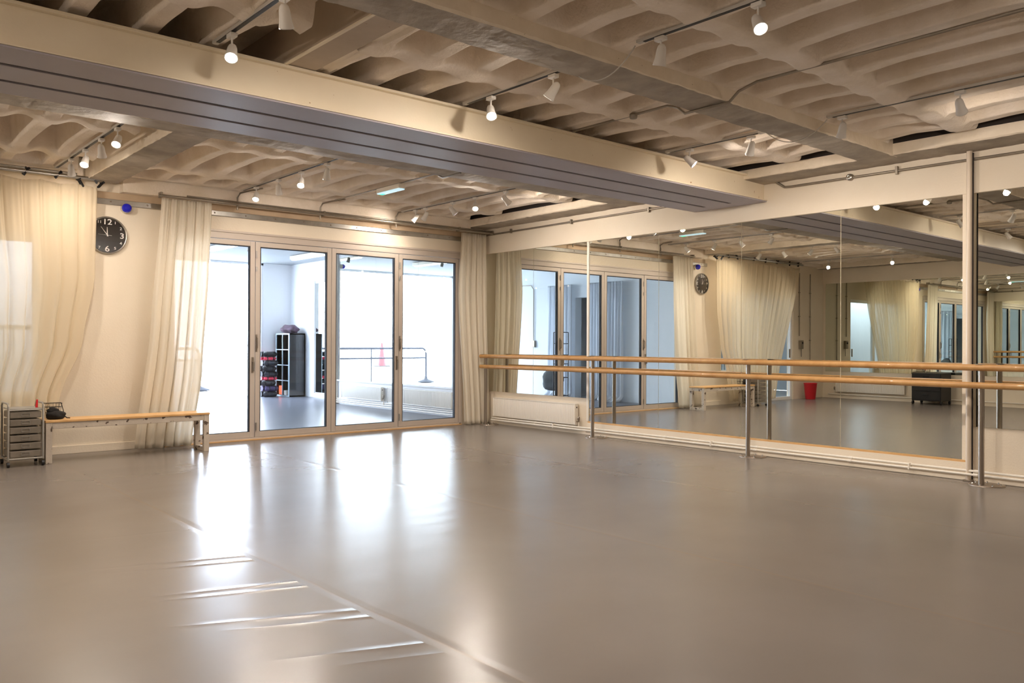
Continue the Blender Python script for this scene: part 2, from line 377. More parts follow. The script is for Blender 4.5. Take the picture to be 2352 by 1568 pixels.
# curtain rods
t=thing('curtain_rod','grey steel curtain rod running above the glass doors','curtain rod',(5.6,10.1,2.95))
b=MB(); b.tube([(3.17,10.03,2.958),(8.2,10.03,2.958)],.016); b.tube([(3.5,10.05,2.988),(8.2,10.05,2.988)],.010)
P(b,'rod',m_cond)
for x in(3.2,5.3,7.55,8.19): P(MB().box(x-.012,x+.012,10.02,10.11,2.94,3.0),'bracket',m_cond)
t=thing('curtain_pole','shiny steel pole carrying the sheer curtain beside the wall clock','curtain pole',(1,10,3.03))
b=MB(); b.tube([(-.75,10.0,3.045),(2.52,10.0,3.045)],.022); b.tube([(-.75,10.03,3.085),(2.3,10.03,3.085)],.012)
P(b,'pole',m_galv)
# ------------------------------------------------------------ curtains
def curtain(name,label,xe,top,bot,y0,m,n=9,amp=.035,puddle=0,seed=1,gather=.35,nu=160,nv=46,sag=0.0,ratio=1.0,group=None):
    rs=random.Random(seed); ph=[rs.uniform(0,6.28) for _ in range(6)]
    xl,xr=xe; vs=[]; fs=[]
    for j in range(nv+1):
        v=j/nv
        for i in range(nu+1):
            u=i/nu
            x=xl(v)+(xr(v)-xl(v))*u
            z=top+(bot-top)*v
            if j<6: z-= sag*abs(math.sin(PI*u*n*.5))*(1-j/6)
            wv=math.sin(2*PI*n*u+ph[0]+.25*math.sin(3*v+ph[1]))+.45*math.sin(2*PI*n*1.73*u+ph[2]+.5*v)+.3*math.sin(2*PI*n*.41*u+ph[3]+.8*v)
            fine=.25*math.sin(2*PI*n*4.1*u+ph[4])*max(0,1-v*3)
            y=y0+amp*(wv*(gather+(1-gather)*v)+fine)
            if puddle and v>.965: y-= (v-.965)/.035*puddle*(.5+.5*math.sin(2*PI*n*u))
            zj=.006*math.sin(2*PI*n*u*.7)*v
            x+= .012*math.cos(2*PI*n*u+ph[0])
            vs.append((x,y,max(z+zj,.004) if bot<.1 else z+zj))
    for j in range(nv):
        for i in range(nu):
            a=j*(nu+1)+i; fs.append((a,a+1,a+nu+2,a+nu+1))
    b=MB(); b.add(vs,fs,True); o=b.build(name,m)
    so=o.modifiers.new('s','SOLIDIFY'); so.thickness=.0015
    return tag(o,label,'curtain',group)
def ip(pts):
    def f(v):
        for (a,x),(b,y) in zip(pts[:-1],pts[1:]):
            if v<=b:
                k=(v-a)/(b-a); return x+(y-x)*(3*k*k-2*k**3)*.5+(y-x)*k*.5
        return pts[-1][1]
    return f
curtain('sheer_curtain','wide sheer cream curtain swept back beside the clock, hung with black clips',
   (ip([(0,-.64),(1,.35)]),ip([(0,2.50),(.35,2.48),(.6,2.36),(.8,2.14),(1,2.02)])),2.985,.08,10.0,m_cur,n=17,amp=.022,seed=3,sag=.03,nu=300)
curtain('cream_curtain','cream curtain hanging left of the glass doors behind the bench',
   (ip([(0,3.21),(.5,3.10),(1,2.93)]),ip([(0,3.80),(.3,3.77),(.7,3.70),(1,3.58)])),2.935,.02,10.05,m_curw,n=6,amp=.03,seed=8)
curtain('cream_curtain','cream curtain bunched in the corner between glass doors and mirror',
   (ip([(0,7.63),(.3,7.58),(1,7.72)]),ip([(0,8.12),(.4,8.14),(1,8.2)])),2.935,.01,10.11,m_curw,n=5,amp=.028,seed=15)
# black spring clips
clipx=[-.55,-.2,.3,.75,1.2,1.80,2.11,2.33,2.47,2.53]
def clip(loc,label,first=None,rot=0):
    t=thing('spring_clip',label,'clip',loc,rot,'black clips on the curtain pole')
    b=MB(); b.box(-.011,.011,-.02,-.008,-.05,.03); b.box(-.011,.011,.004,.016,-.045,.03); b.build('jaw',m_black,t,.003)
    b=MB(); b.box(-.012,.012,-.05,-.016,.02,.034,Matrix.Rotation(-.5,4,'X')); b.box(-.012,.012,.014,.05,.02,.034,Matrix.Rotation(.5,4,'X')); b.build('handle',m_black,t,.003)
    return t
cl0=clip((clipx[0],10.0,3.045),'black spring clip at the far end of the curtain pole')
CL=['black clip pinching the sheer curtain near the glass doorway','black clip over the sheer curtain left of the window','black clip over the middle of the sheer curtain','black clip on the pole above the window',
 'leftmost black clip on the pole in the photo','second black clip from the left on the pole','black clip hanging under the pole near the clock','black clip at the end of the pole by the beam','last black clip beside the beam foot']
for i,x in enumerate(clipx[1:]):
    c=dup(cl0,(x,10.0,3.045 if i not in(6,8) else 2.99),CL[i]); c.rotation_euler=(.3*math.sin(i*2.1),.9*math.sin(i*1.7),.6*math.cos(i*3))
# ------------------------------------------------------------ bifold doors
t=thing('door_frame','brown grey aluminium frame around the folding glass doors','door frame',(5.5,D,0))
b=MB(); b.box(DX0-.04,7.74,D-.03,D+.07,ZH+.006,ZF+.03); P(b,'head',m_alu,.004)
b=MB(); b.box(DX0-.04,7.74,D-.045,D-.02,ZF+.02,ZF+.045); P(b,'head_trim',m_alu,.003)
P(MB().box(DX0-.04,DX0,D-.02,D+.07,0,ZH),'jamb',m_alu,.003)
P(MB().box(7.705,7.76,D-.03,D+.07,0,ZH),'jamb',m_alu,.003)
P(MB().box(DX0-.04,7.74,D-.03,D+.07,0,.03),'threshold',m_alu,.003)
P(MB().box(DX0-.04,7.74,D-.055,D-.03,0,.012),'threshold_strip',m_pine,.002)
edges=[DX0]+STI
DL=['leftmost glass door leaf, partly behind the curtain and bench','second glass door leaf from the left, showing the black shelf unit','third glass door leaf from the left, showing the radiator','rightmost glass door leaf beside the corner curtain']
for i in range(4):
    x0,x1=edges[i]+.004,edges[i+1]-.004
    t=thing('glass_door',DL[i],'door',((x0+x1)/2,D,0),0,'leaves of the folding glass doors')
    s=.062; z0,z1=.033,ZH
    b=MB(); b.box(x0,x0+s,D-.02,D+.05,z0,z1); b.box(x1-s,x1,D-.02,D+.05,z0,z1); b.box(x0+s,x1-s,D-.02,D+.05,z1-s,z1); b.box(x0+s,x1-s,D-.02,D+.05,z0,z0+s+.01)
    P(b,'frame',m_alu,.003)
    g=.012; b=MB()
    a0,a1,c0,c1=x0+s,x1-s,z0+s+.01,z1-s
    b.box(a0,a0+g,D-.015,D+.03,c0,c1); b.box(a1-g,a1,D-.015,D+.03,c0,c1); b.box(a0+g,a1-g,D-.015,D+.03,c1-g,c1); b.box(a0+g,a1-g,D-.015,D+.03,c0,c0+g*.6)
    P(b,'gasket',m_gasket)
    P(MB().box(a0+g,a1-g,D+.008,D+.014,c0+g*.6,c1-g),'pane',m_glass)
    if i in(0,2):
        h=MB(); h.box(x1-.045,x1-.018,D-.032,D-.02,.86,1.06); h.tube([(x1-.031,D-.03,1.0),(x1-.031,D-.065,1.0),(x1-.031,D-.067,.985),(x1-.031,D-.062,.88)],.009,8); P(h,'handle',m_steel,.002)
    else:
        h=MB(); h.tube([(x0+.012,D-.02,1.16),(x0+.012,D-.055,1.18),(x0+.012,D-.055,1.30),(x0+.012,D-.02,1.32)],.009,8); h.box(x0+.0,x0+.026,D-.026,D-.02,1.13,1.35); P(h,'handle',m_steel,.002)
        for zz in((2.33,2.42),(2.16,2.22),(.12,.22)): P(MB().tube([(x0+.008,D-.03,zz[0]),(x0+.008,D-.03,zz[1])],.010,8),'hinge',m_galv)
# ------------------------------------------------------------ window and doorway behind the sheer curtain
def frame(mb,x0,x1,y0,y1,z0,z1,s):
    mb.box(x0,x0+s,y0,y1,z0,z1); mb.box(x1-s,x1,y0,y1,z0,z1); mb.box(x0+s,x1-s,y0,y1,z1-s,z1); mb.box(x0+s,x1-s,y0,y1,z0,z0+s)
t=thing('window_1','',''); del t['label']; del t['category']; struct(t); t.location=(1.2,D,.66)
b=MB(); frame(b,.5,1.98,D+.03,D+.09,.66,2.385,.05); b.box(1.22,1.27,D+.03,D+.09,.71,2.33); P(b,'window_frame',m_wallw,.003)
P(MB().box(.55,1.93,D+.055,D+.061,.71,2.335),'pane',m_wglass)
P(MB().box(.48,2.0,D-.06,D+.03,.63,.665),'window_sill',m_wall,.005)
t=thing('door_1','',''); del t['label']; del t['category']; struct(t); t.location=(-.15,D,0)
b=MB(); frame(b,-.8,.5,D+.03,D+.09,.0,2.385,.07); P(b,'door_frame',m_wallw,.003)
P(MB().box(-.73,.43,D+.055,D+.061,.07,2.315),'pane',m_wglass)
P(MB().box(-.7,-.66,D+.01,D+.03,.95,1.15),'handle',m_steel,.003)
# ------------------------------------------------------------ clock and beacon
t=thing('wall_clock','round black wall clock with silver rim half behind the sheer curtain','clock',(2.665,D,2.467))
T=Matrix.Rotation(PI/2,4,'X')
MB().lathe([(.196,.035),(.200,.045),(.209,.045),(.214,.035),(.214,.0)],T,64).build('rim',m_galv,t)
b=MB(); b.lathe([(0,.03),(.2,.03)],T,64); b.build('dial',m_dial,t)
def text_mesh(txt,size,cx,cz,y,off):
    cu=bpy.data.curves.new('numeral','FONT'); cu.body=txt; cu.size=size; cu.align_x='CENTER'; cu.align_y='CENTER'; cu.extrude=.0008; cu.offset=off
    ob=bpy.data.objects.new('numeral',cu); C.objects.link(ob); dg=bpy.context.evaluated_depsgraph_get()
    me=bpy.data.meshes.new_from_object(ob.evaluated_get(dg)); bpy.data.objects.remove(ob)
    me.transform(Matrix.Translation((cx,y,cz))@Matrix.Rotation(PI/2,4,'X')@Matrix.Scale(1.18,4,(1,0,0)))
    return me
for k in range(1,13):
    a=PI/2-k*PI/6; big=k%3==0; r_=.158 if big else .168
    if k==12: r_=.15
    me_=text_mesh(str(k),.088 if big else .043,r_*math.cos(a),r_*math.sin(a),-.0315,0.0009 if big else .0004); me_.materials.append(m_num)
    o=bpy.data.objects.new('numeral',me_); C.objects.link(o); o.parent=t
def hand(name,ang,l,back,w0,y):
    T2=Matrix.Rotation(ang,4,'Y'); b=MB()
    vs=[(-w0,y,-back),(w0,y,-back),(w0*.35,y,l),(-w0*.35,y,l)]; vs+= [(x,y-.002,z) for x,_,z in vs]
    b.add([T2@Vector(v) for v in vs],[(0,1,2,3),(7,6,5,4),(0,4,5,1),(1,5,6,2),(2,6,7,3),(3,7,4,0)]); b.build(name,m_num,t)
hand('hour_hand',-.03,.092,.012,.006,-.034); hand('minute_hand',-.64,.115,.015,.004,-.037); hand('second_hand',-PI/2+.06,.10,.045,.0016,-.040)
t=thing('blue_beacon','shiny blue dome beacon on the wall above the clock','alarm beacon',(2.862,D-.02,2.792))
MB().lathe([(0,.10),(.018,.099),(.034,.092),(.046,.08),(.053,.062),(.054,.045),(.05,.03)],T,28).build('dome',m_blue,t)
MB().lathe([(.05,.035),(.05,-.018),(0,-.018)],T,28).build('base',m_white,t)
# ------------------------------------------------------------ mirrors on the right wall
def mirror(name,label,y0,y1,z0,z1,group='mirror panels on the right wall',x=R,m=m_mirror,sgn=-1):
    t=thing(name,label,'mirror',(x,(y0+y1)/2,z0),0,group)
    P(MB().box(min(x,x+sgn*.008),max(x,x+sgn*.008),y0+.0015,y1-.0015,z0,z1),'glass',m,0,t)
    return t
ML=[('narrow mirror strip in the corner above the radiator',9.985,10.25,.50,2.655),('small mirror panel above the corner radiator',9.13,9.98,.50,2.655),('mirror panel above the right half of the corner radiator',8.02,9.127,.50,2.655),
('tall mirror panel just right of the white upright trim',6.768,7.985,.187,2.655),('second tall mirror panel, reflecting bench and clock',5.553,6.765,.187,2.655),('third tall mirror panel, reflecting the red bin',4.35,5.55,.187,2.655),('tall mirror panel just left of the white pole',3.15,4.347,.187,2.655)]
for l,a,b_,z0,z1 in ML: mirror('mirror_panel',l,a,b_,z0,z1)
for k,(a,b_) in enumerate([(1.85,3.06),(.64,1.848),(-.57,.638),(-1.8,-.572)]):
    mirror('mirror_panel',['mirror panel right of the white pole above the beige wall','mirror panel beyond the right edge, nearest the white pole','mirror panel beyond the right edge, beside the camera','mirror panel beyond the right edge, behind the camera'][k],a,b_,.50,2.655)
struct(MB().box(R-.02,R,7.985,8.02,.19,2.66).build('trim_%d'%ti,m_white,bevel=.003)); ti+=1
t=tag(MB().box(R-.022,R,3.12,7.99,.165,.186).build('wood_ledge',m_pine,bevel=.002),'thin pine ledge under the tall mirror panels','ledge')
struct(MB().box(R-.03,R,3.1,8.0,.055,.165).build('trim_%d'%ti,m_wall)); ti+=1
struct(MB().box(R-.02,R,3.06,3.15,.17,2.66).build('trim_%d'%ti,m_wall)); ti+=1
# pole
t=thing('wall_pole','white painted steel pole rising from floor to ceiling beam','pole',(8.185,3.075,0))
m_polew=mat('pole_paint','#d9c9b4',.4,.1)
MB().tube([(0,0,.01),(0,0,3.04)],.026,20).build('tube',m_polew,t)
b=MB(); b.tube([(.0,-.03,.02),(.0,-.03,3.02)],.007,8); b.build('cable',m_dark,t)
b=MB(); b.box(-.04,.04,-.04,.04,.0,.015); b.build('foot',m_steel,t,.003)
# heating pipes
t=thing('heating_pipe','pair of white heating pipes along the foot of the right wall','pipe',(R-.08,5,.09))
for z,xo in((.098,.075),(.068,.10)):
    b=MB(); b.tube([(R-xo,-3.3,z),(R-xo,10.0,z)],.0115,10)
    for y in (3.0,4.2,5.3,6.6,7.8,9.0): b.tube([(R-xo,y-.02,z),(R-xo,y+.02,z)],.015,10)
    P(b,'pipe',m_white)
for y in(3.6,5.9,8.6): P(MB().box(R-.115,R-.05,y-.008,y+.008,.05,.112),'bracket',m_white,.002)
# radiators
def radiator(name,label,loc,L,H,rz=0,valve=1):
    # local: runs along +x from 0..L, face towards -y, back at y=0
    t=thing(name,label,'radiator',loc,rz); d=.08
    b=MB(); n=int(L/.035); prof=[]
    for i in range(n*4+1):
        x=L*i/(n*4); k=i%4; prof.append((x,-d if k in(0,1) else -d+.008))
    vs=[];fs=[]
    for x,y in prof: vs+= [(x,y+.004,.012),(x,y,.03),(x,y,H-.03),(x,y+.004,H-.012)]
    for i in range(len(prof)-1):
        for k in range(3): fs.append((i*4+k,(i+1)*4+k,(i+1)*4+k+1,i*4+k+1))
    b.add(vs,fs,True); b.box(0,L,-d+.01,-d+.02,0,H); b.build('front_panel',m_white,t)
    b=MB(); b.box(0,L,-d,-.02,H-.012,H); b.build('top_grille',m_white,t,.003)
    MB().box(-.004,.0,-d-.002,-.02,0,H).build('side_panel',m_white,t,.002); MB().box(L,L+.004,-d-.002,-.02,0,H).build('side_panel',m_white,t,.002)
    b=MB(); b.box(0,L,-.03,-.02,0.0,H-.02); b.build('back_panel',m_white,t)
    xs=L+.045 if valve>0 else -.045
    b=MB(); b.lathe([(0,.075),(.014,.075),(.017,.06),(.017,.03),(.011,.02),(.011,0),(0,0)],Matrix.Translation((xs,-.05,.04)),14); b.tube([(xs,-.05,.045),(L if valve>0 else 0,-.05,.045)],.008,8); v=b.build('valve',m_steel,t)
    b=MB(); b.tube([(xs,-.05,.045),(xs,-.05,-loc[2]+.08)],.008,8); b.build('tail_pipe',m_white,t)
    b=MB(); b.lathe([(0,.004),(.01,.004),(.01,0)],Matrix.Translation((L+.004 if valve>0 else -.004,-.05,H-.05))@Matrix.Rotation(PI/2*valve,4,'Y'),10); b.build('air_vent',m_dark,t)
    return t
radiator('radiator','white panel radiator under the mirror in the corner',(R,9.97,.125),1.79,.29,-PI/2,1)
radiator('radiator','white radiator at the right edge of the photo beyond the pole',(R,2.56,.16),1.5,.29,-PI/2,-1)
# ------------------------------------------------------------ ballet barre
t=thing('ballet_barre','double wooden ballet barre on steel posts along the mirror wall','ballet barre',(R-.22,6,0))
BX=R-.22
for z in(1.052,.893):
    b=MB(); b.tube([(BX-.05,10.05,z),(BX-.05,5.0,z),(BX-.05,-.2,z)],.029,20)
    P(b,'wooden_rail',m_wood)
posts=[9.98,7.71,5.318,2.91,.5]
for y in posts:
    b=MB(); b.tube([(BX,y,.006),(BX,y,1.075)],.0245,20); p=P(b,'post',m_steel)
    for z in(1.052,.893): P(MB().box(BX-.035,BX-.005,y-.02,y+.02,z-.012,z+.012),'rail_bracket',m_steel,.002)
    P(MB().box(BX-.07,BX-.0,y-.03,y+.03,1.077,1.084),'cap_plate',m_steel,.002)
    b=MB(); Tm=Matrix.Translation((BX+.045,y-.03,0)); b.lathe([(0,.009),(.142,.009),(.148,.005),(.148,.0)],Tm,40); bp_=P(b,'base_plate',m_steel)
    for k in range(7):
        a=k*2*PI/7+.3; P(MB().lathe([(0,.022),(.006,.021),(.008,.009)],Matrix.Translation((BX+.045+.115*math.cos(a),y-.03+.115*math.sin(a),0)),8),'bolt',m_chrome)
# ------------------------------------------------------------ track lights
def track(x,y0,y1,label):
    t=thing('light_track',label,'light track',(x,y0,3.115),0,'white light tracks under the ceiling ribs')
    b=MB(); b.box(-.018,.018,0,y1-y0,-.008,.012); b.build('rail',m_rail,t,.002)
    b=MB(); b.box(-.012,.012,.05,y1-y0-.05,-.0105,-.007); b.build('slot',m_black,t)
    b=MB(); b.box(-.02,.02,-.0,.09,-.016,.012); b.build('end_feed',m_lampw,t,.003)
    return t
track(1.96,.8,5.15,'light track across the top left corner of the photo'); track(1.96+.12,7.4,9.95,'light track ending above the sheer curtain by the clock')
track(3.93,.8,3.4,'light track at the top edge left of the brightest lamp'); track(3.93,3.98,5.17,'light track in the middle bay beside the hanging cable loop')
track(4.12,7.3,9.92,'light track above the left folding door leaves'); track(6.4,.8,3.5,'long light track at the upper right edge')
track(6.4,4.05,5.17,'light track near the mirror wall in the middle bay'); track(6.5,7.3,10.0,'light track near the corner above the right door leaves')
def head_parts(t,aim,glow,k=1.0):
    MB().box(-.022,.022,-.035,.035,-.03,-.005).build('adapter',m_lampw,t,.004)
    MB().tube([(0,0,-.03),(0,0,-.085)],.006,8).build('stem',m_lampw,t)
    d=Vector(aim).normalized(); rot=d.to_track_quat('Z','Y').to_matrix().to_4x4()
    T=Matrix.Translation((0,0,-.115))@rot
    MB().lathe([(0,-.065),(.014,-.062),(.024,-.05),(.029,-.03),(.033,.02),(.040,.055),(.041,.062),(.036,.06),(.030,.045),(0,.04)],T,24).build('lamp_head',m_lampw,t)
    MB().lathe([(0,.058),(.018,.057),(.035,.052)],T,24).build('lens',glow,t)
    l=bpy.data.lights.new('lamp','SPOT'); l.energy=SPOT_W*k; l.color=(1,.88,.77); l.spot_size=2.85; l.spot_blend=1.0; l.shadow_soft_size=.03
    o=bpy.data.objects.new('lamp',l); C.objects.link(o); o.parent=t
    o.matrix_local=Matrix.Translation(Vector((0,0,-.115))+d*.075)@(-d).to_track_quat('Z','Y').to_matrix().to_4x4()
    return t
LIT=(-.45,-.6,-.62)
heads=[ # x,y,aim,lit,label
(3.93,2.55,(-.35,-.5,-.8),1,'large lit spotlight at the top edge right of centre'),
(3.93,3.22,(.15,.3,-.9),0,'unlit looking spotlight left of the large lit one, by the cable loop'),
(1.96,4.16,(.3,.35,-.85),0,'spotlight at the top edge left, turned away'),
(1.96,4.88,(-.25,-.45,-.7),1,'lit spotlight over the cream steel beam at upper left'),
(3.93,4.84,(-.3,-.5,-.75),1,'lit spotlight over the middle of the cream steel beam'),
(3.93,4.16,(-.25,.5,-.75),0,'spotlight turned away above the cream beam, right of centre'),
(6.4,4.89,(.35,-.55,-.6),2,'violet tinted spotlight over the right end of the cream beam'),
(6.4,4.22,(.3,.45,-.8),0,'spotlight turned away near the curved cable loop by the mirror wall'),
(6.4,3.37,(.35,.35,-.85),0,'spotlight turned away right of the concrete beam'),
(6.4,2.47,(.75,.1,-.6),0,'spotlight turned sideways at the upper right'),
(2.08,7.68,(-.35,-.5,-.75),1,'lit spotlight nearest the steel beam at left'),
(2.08,8.19,(.25,.5,-.85),0,'unlit looking spotlight between two lit ones at left'),
(2.08,8.75,(-.3,-.5,-.8),1,'lit spotlight next to the curtain pole'),
(2.08,9.30,(.2,.5,-.85),0,'spotlight overlapping the curtain pole'),
(4.12,9.5,(-.35,-.5,-.8),1,'lit spotlight in front of the back wall above the cream curtain'),
(4.12,8.89,(.3,.4,-.85),0,'spotlight turned away above the left door leaves'),
(4.12,8.33,(-.35,-.5,-.8),1,'lit spotlight above the left door leaves'),
(4.12,7.75,(.2,.5,-.85),0,'spotlight turned away nearest the beam above the doors'),
(6.5,8.79,(.5,-.3,-.7),2,'small violet lit spotlight near the corner'),
(6.5,8.31,(-.4,-.5,-.7),1,'small lit spotlight near the corner'),
(6.5,9.42,(-.15,.6,-.8),0,'right one of two spotlights turned to the back wall'),
(6.5,9.66,(-.5,.5,-.75),0,'left one of two spotlights turned to the back wall'),
(6.5,7.71,(.75,-.1,-.65),0,'spotlight turned sideways under the steel beam near the corner'),
(3.93,1.5,(.5,-.5,-.7),1,'lit spotlight above the camera on the middle track'),(3.93,.95,(.5,.1,-.8),1,'lit spotlight above the camera at the end of the middle track'),
(1.96,2.6,(-.5,.2,-.8),1,'lit spotlight above the camera on the left track'),(1.96,1.3,(-.3,.5,-.8),1,'lit spotlight left above the camera on the left track'),
(6.4,1.4,(-.3,.4,-.85),1,'lit spotlight on the right track beyond the photo edge'),
]
for x,y,aim,lit,label in heads:
    t=thing('track_spotlight',label,'spotlight',(x,y,3.105),0,'white track spotlights on the ceiling')
    head_parts(t,aim,{0:m_bulb,1:m_bulb,2:m_bulbw}[lit],.3 if y in(9.42,9.66) else .55 if y in(8.75,9.30,9.5) else (.5 if y<2 or y in(2.6,2.47) else 1))
# left part of the room, seen in the mirror
track(-.6,1.0,5.1,'light track on the far left of the room, seen in the mirror'); track(-.6,7.4,9.9,'light track near the glass doorway, seen in the mirror')
for k,(x,y) in enumerate([(-.6,1.8),(-.6,3.2),(-.6,4.7),(-.6,7.9),(-.6,9.3)]):
    t=thing('track_spotlight',['nearest','second','third','fourth','farthest'][k]+' lit spotlight on the far left track, seen in the mirror','spotlight',(x,y,3.105),0,'white track spotlights on the ceiling')
    head_parts(t,(.55,-.25,-.7),m_bulb)
# ------------------------------------------------------------ conduits, cables, exit light
def pipe(name,label,pts,r,m,cat='conduit',n=8):
    return tag(MB().tube(pts,r,n).build(name,m),label,cat)
X5=5.15
pipe('ceiling_conduit','grey conduit running under the ribs and dipping below the concrete beam',
 [(X5,.2,3.115),(X5,3.35,3.115),(X5,3.5,3.08),(X5,3.58,3.02),(X5,3.98,3.02),(X5,4.05,3.08),(X5,4.15,3.115),(X5,5.2,3.115)],.011,m_cond)
t=thing('junction_box','round grey junction box on the conduit above the middle bay','junction box',(X5,4.5,3.108)); MB().lathe([(0,-.02),(.03,-.02),(.033,0),(.033,.015),(0,.015)],None,18).build('box',m_cond,t); MB().lathe([(0,-.026),(.026,-.024),(.028,-.02)],None,18).build('cover',m_cond,t)
pipe('beam_conduit','short bent conduit peeping below the grey boards above the exit light',
 [(X5,6.85,3.03),(X5,6.83,3.0),(X5,7.15,3.0),(X5,7.22,3.03)],.010,m_galv)
xw=R-.045
pipe('wall_conduit','long grey conduit along the cream wall above the mirrors, right part',
 [(xw-.25,5.32,3.14),(xw-.02,5.10,3.06),(xw,4.98,2.977),(xw,4.9,2.972),(xw,1.0,2.955)],.013,m_cond)
pipe('wall_conduit','grey conduit along the cream wall above the corner mirror',[(xw,10.2,2.945),(xw,6.9,2.962),(xw,6.2,2.966)],.013,m_cond)
b=MB()
for y in(9.6,8.3,6.9): b.box(xw-.02,R-.028,y-.012,y+.012,2.925,2.99)
for y in(3.75,):b.box(xw-.02,R-.028,y-.012,y+.012,2.93,3.01)
tag(b.build('conduit_saddle',m_cond,bevel=.003),'grey saddles fixing the conduit above the mirrors','saddle')
t=thing('junction_box','round dark junction box on the conduit above the tall mirrors','junction box',(R-.03,4.23,2.973)); Tq=Matrix.Rotation(-PI/2,4,'Y')
MB().lathe([(0,.045),(.026,.043),(.035,.03),(.035,0)],Tq,20).build('box',m_cond,t); MB().lathe([(.012,.05),(.02,.052),(.03,.047)],Tq,20).build('cover_ring',m_chrome,t)
for k,(x,z1) in enumerate([(4.135,3.17),(5.27,3.09),(6.46,3.09)]):
    pipe('drop_conduit',['bent conduit dropping to the rail above the left door leaf','bent conduit dropping to the rail above the middle door leaves','bent conduit dropping to the rail above the right door leaf'][k],
     [(x+.15,9.7,3.13),(x+.1,9.95,3.13),(x+.03,10.08,3.11),(x,10.095,3.05),(x,10.095,2.9)],.011,m_cond)
# cable loops
def loop(label,a,bq,sag):
    pts=[]; a=Vector(a); bq=Vector(bq)
    for i in range(17):
        k=i/16; p=a.lerp(bq,k); p.z-=sag*4*k*(1-k); pts.append(p)
    tag(MB().tube(pts,.004,6).build('power_cable',m_rail),label,'cable')
loop('thin cable looping under the concrete beam between two light tracks',(3.93,3.42,3.10),(3.93,4.0,3.10),.14)
loop('thin cable looping under the beam near the mirror wall',(6.4,3.5,3.10),(6.4,4.07,3.10),.13)
# emergency exit light
t=thing('exit_light','white emergency light box with green glow under the ceiling','exit sign',(5.33,8.2,3.11))
b=MB(); b.box(-.045,.045,0,.5,-.055,.0); b.build('housing',m_white,t,.006)
b=MB(); b.box(-.042,.042,.01,.49,-.068,-.0555); b.build('diffuser',m_exitp,t,.003)
b=MB()  # running figure pictogram at the far end
b.box(-.02,.02,.40,.47,-.071,-.0685); b.build('green_pictogram',m_green,t)
pipe('exit_light_conduit','thin conduit along the ceiling feeding the emergency light',[(5.33,7.3,3.12),(5.33,8.2,3.12),(5.33,8.7,3.12),(5.33,9.8,3.12)],.008,m_galv)
# ------------------------------------------------------------ bench
t=thing('bench','long low bench with pine top and chipped white frame by the back wall','bench',(2.75,9.7,0))
BX0,BX1,BY0,BY1,BH=1.905,3.575,9.50,9.84,.44
for x in(BX0,BX1-.06):
    P(MB().box(x,x+.06,BY0+.002,BY0+.06,0,BH-.02),'leg',m_dist,.004)
    P(MB().box(x,x+.06,BY1-.06,BY1-.002,0,BH-.02),'leg',m_dist,.004)
    P(MB().box(x+.003,x+.057,BY0+.06,BY1-.06,.0,.05),'floor_rail',m_dist,.004)
P(MB().box(BX0+.06,BX1-.06,BY0+.006,BY0+.045,BH-.085,BH-.02),'apron',m_dist,.004)
P(MB().box(BX0+.06,BX1-.06,BY1-.045,BY1-.006,BH-.085,BH-.02),'apron',m_dist,.004)
for x in(BX0,BX1-.06): P(MB().box(x+.004,x+.056,BY0+.06,BY1-.06,BH-.08,BH-.02),'end_rail',m_dist,.004)
P(MB().box(BX0-.005,BX1+.005,BY0-.005,BY1+.005,BH-.02,BH+.004),'seat',m_pine,.004)
# stuff on bench
t=thing('black_bag','black slumped bag on the left end of the bench','bag',(2.02,9.62,BH+.004))
def blob(name,m,par,sx,sy,sz,loc,seed=0,am=.12):
    bm=bmesh.new(); bmesh.ops.create_icosphere(bm,subdivisions=3,radius=1)
    rs=random.Random(seed); a=[rs.uniform(0,6) for _ in range(6)]
    for v in bm.verts:
        n_=1+am*math.sin(3*v.co.x+a[0])*math.cos(4*v.co.y+a[1])+am*.6*math.sin(6*v.co.z+a[2]+4*v.co.x)
        v.co=Vector((v.co.x*sx*n_,v.co.y*sy*n_,max(v.co.z*n_,-.8)*sz))+Vector(loc)
    me=bpy.data.meshes.new(name); bm.to_mesh(me); bm.free(); me.materials.append(m); me.polygons.foreach_set('use_smooth',[True]*len(me.polygons))
    o=bpy.data.objects.new(name,me); C.objects.link(o); o.parent=par; return o
m_blk=mat('black_fabric','#1b1714',.85,bump=.3,bscale=30)
blob('body',m_blk,t,.085,.07,.05,(0,0,.042),3); blob('flap',m_blk,t,.06,.045,.04,(-.02,.02,.085),7)
MB().tube([(.08,0,.03),(.10,-.02,.012),(.13,-.01,.008)],.006,6).build('strap',m_blk,t)
t=thing('wire_basket','small dark wire basket standing behind the black bag','basket',(2.02,9.755,BH+.004))
b=MB()
for z in(0.004,.06,.12,.16):
    r_=.05+z*.18; b.tube([(-r_,-.04,z),(r_,-.04,z),(r_,.045,z),(-r_,.045,z),(-r_,-.04,z)],.0025,5)
for i in range(6):
    x=-1+i*.4; b.tube([(x*.05,-.04,.004),(x*.079,-.04,.16)],.002,5); b.tube([(x*.05,.045,.004),(x*.079,.045,.16)],.002,5)
b.build('wire_body',m_blk,t); MB().tube([(.07,-.04,.16),(.085,-.045,.1),(.10,-.05,.03)],.004,6).build('hanging_cord',m_blk,t)
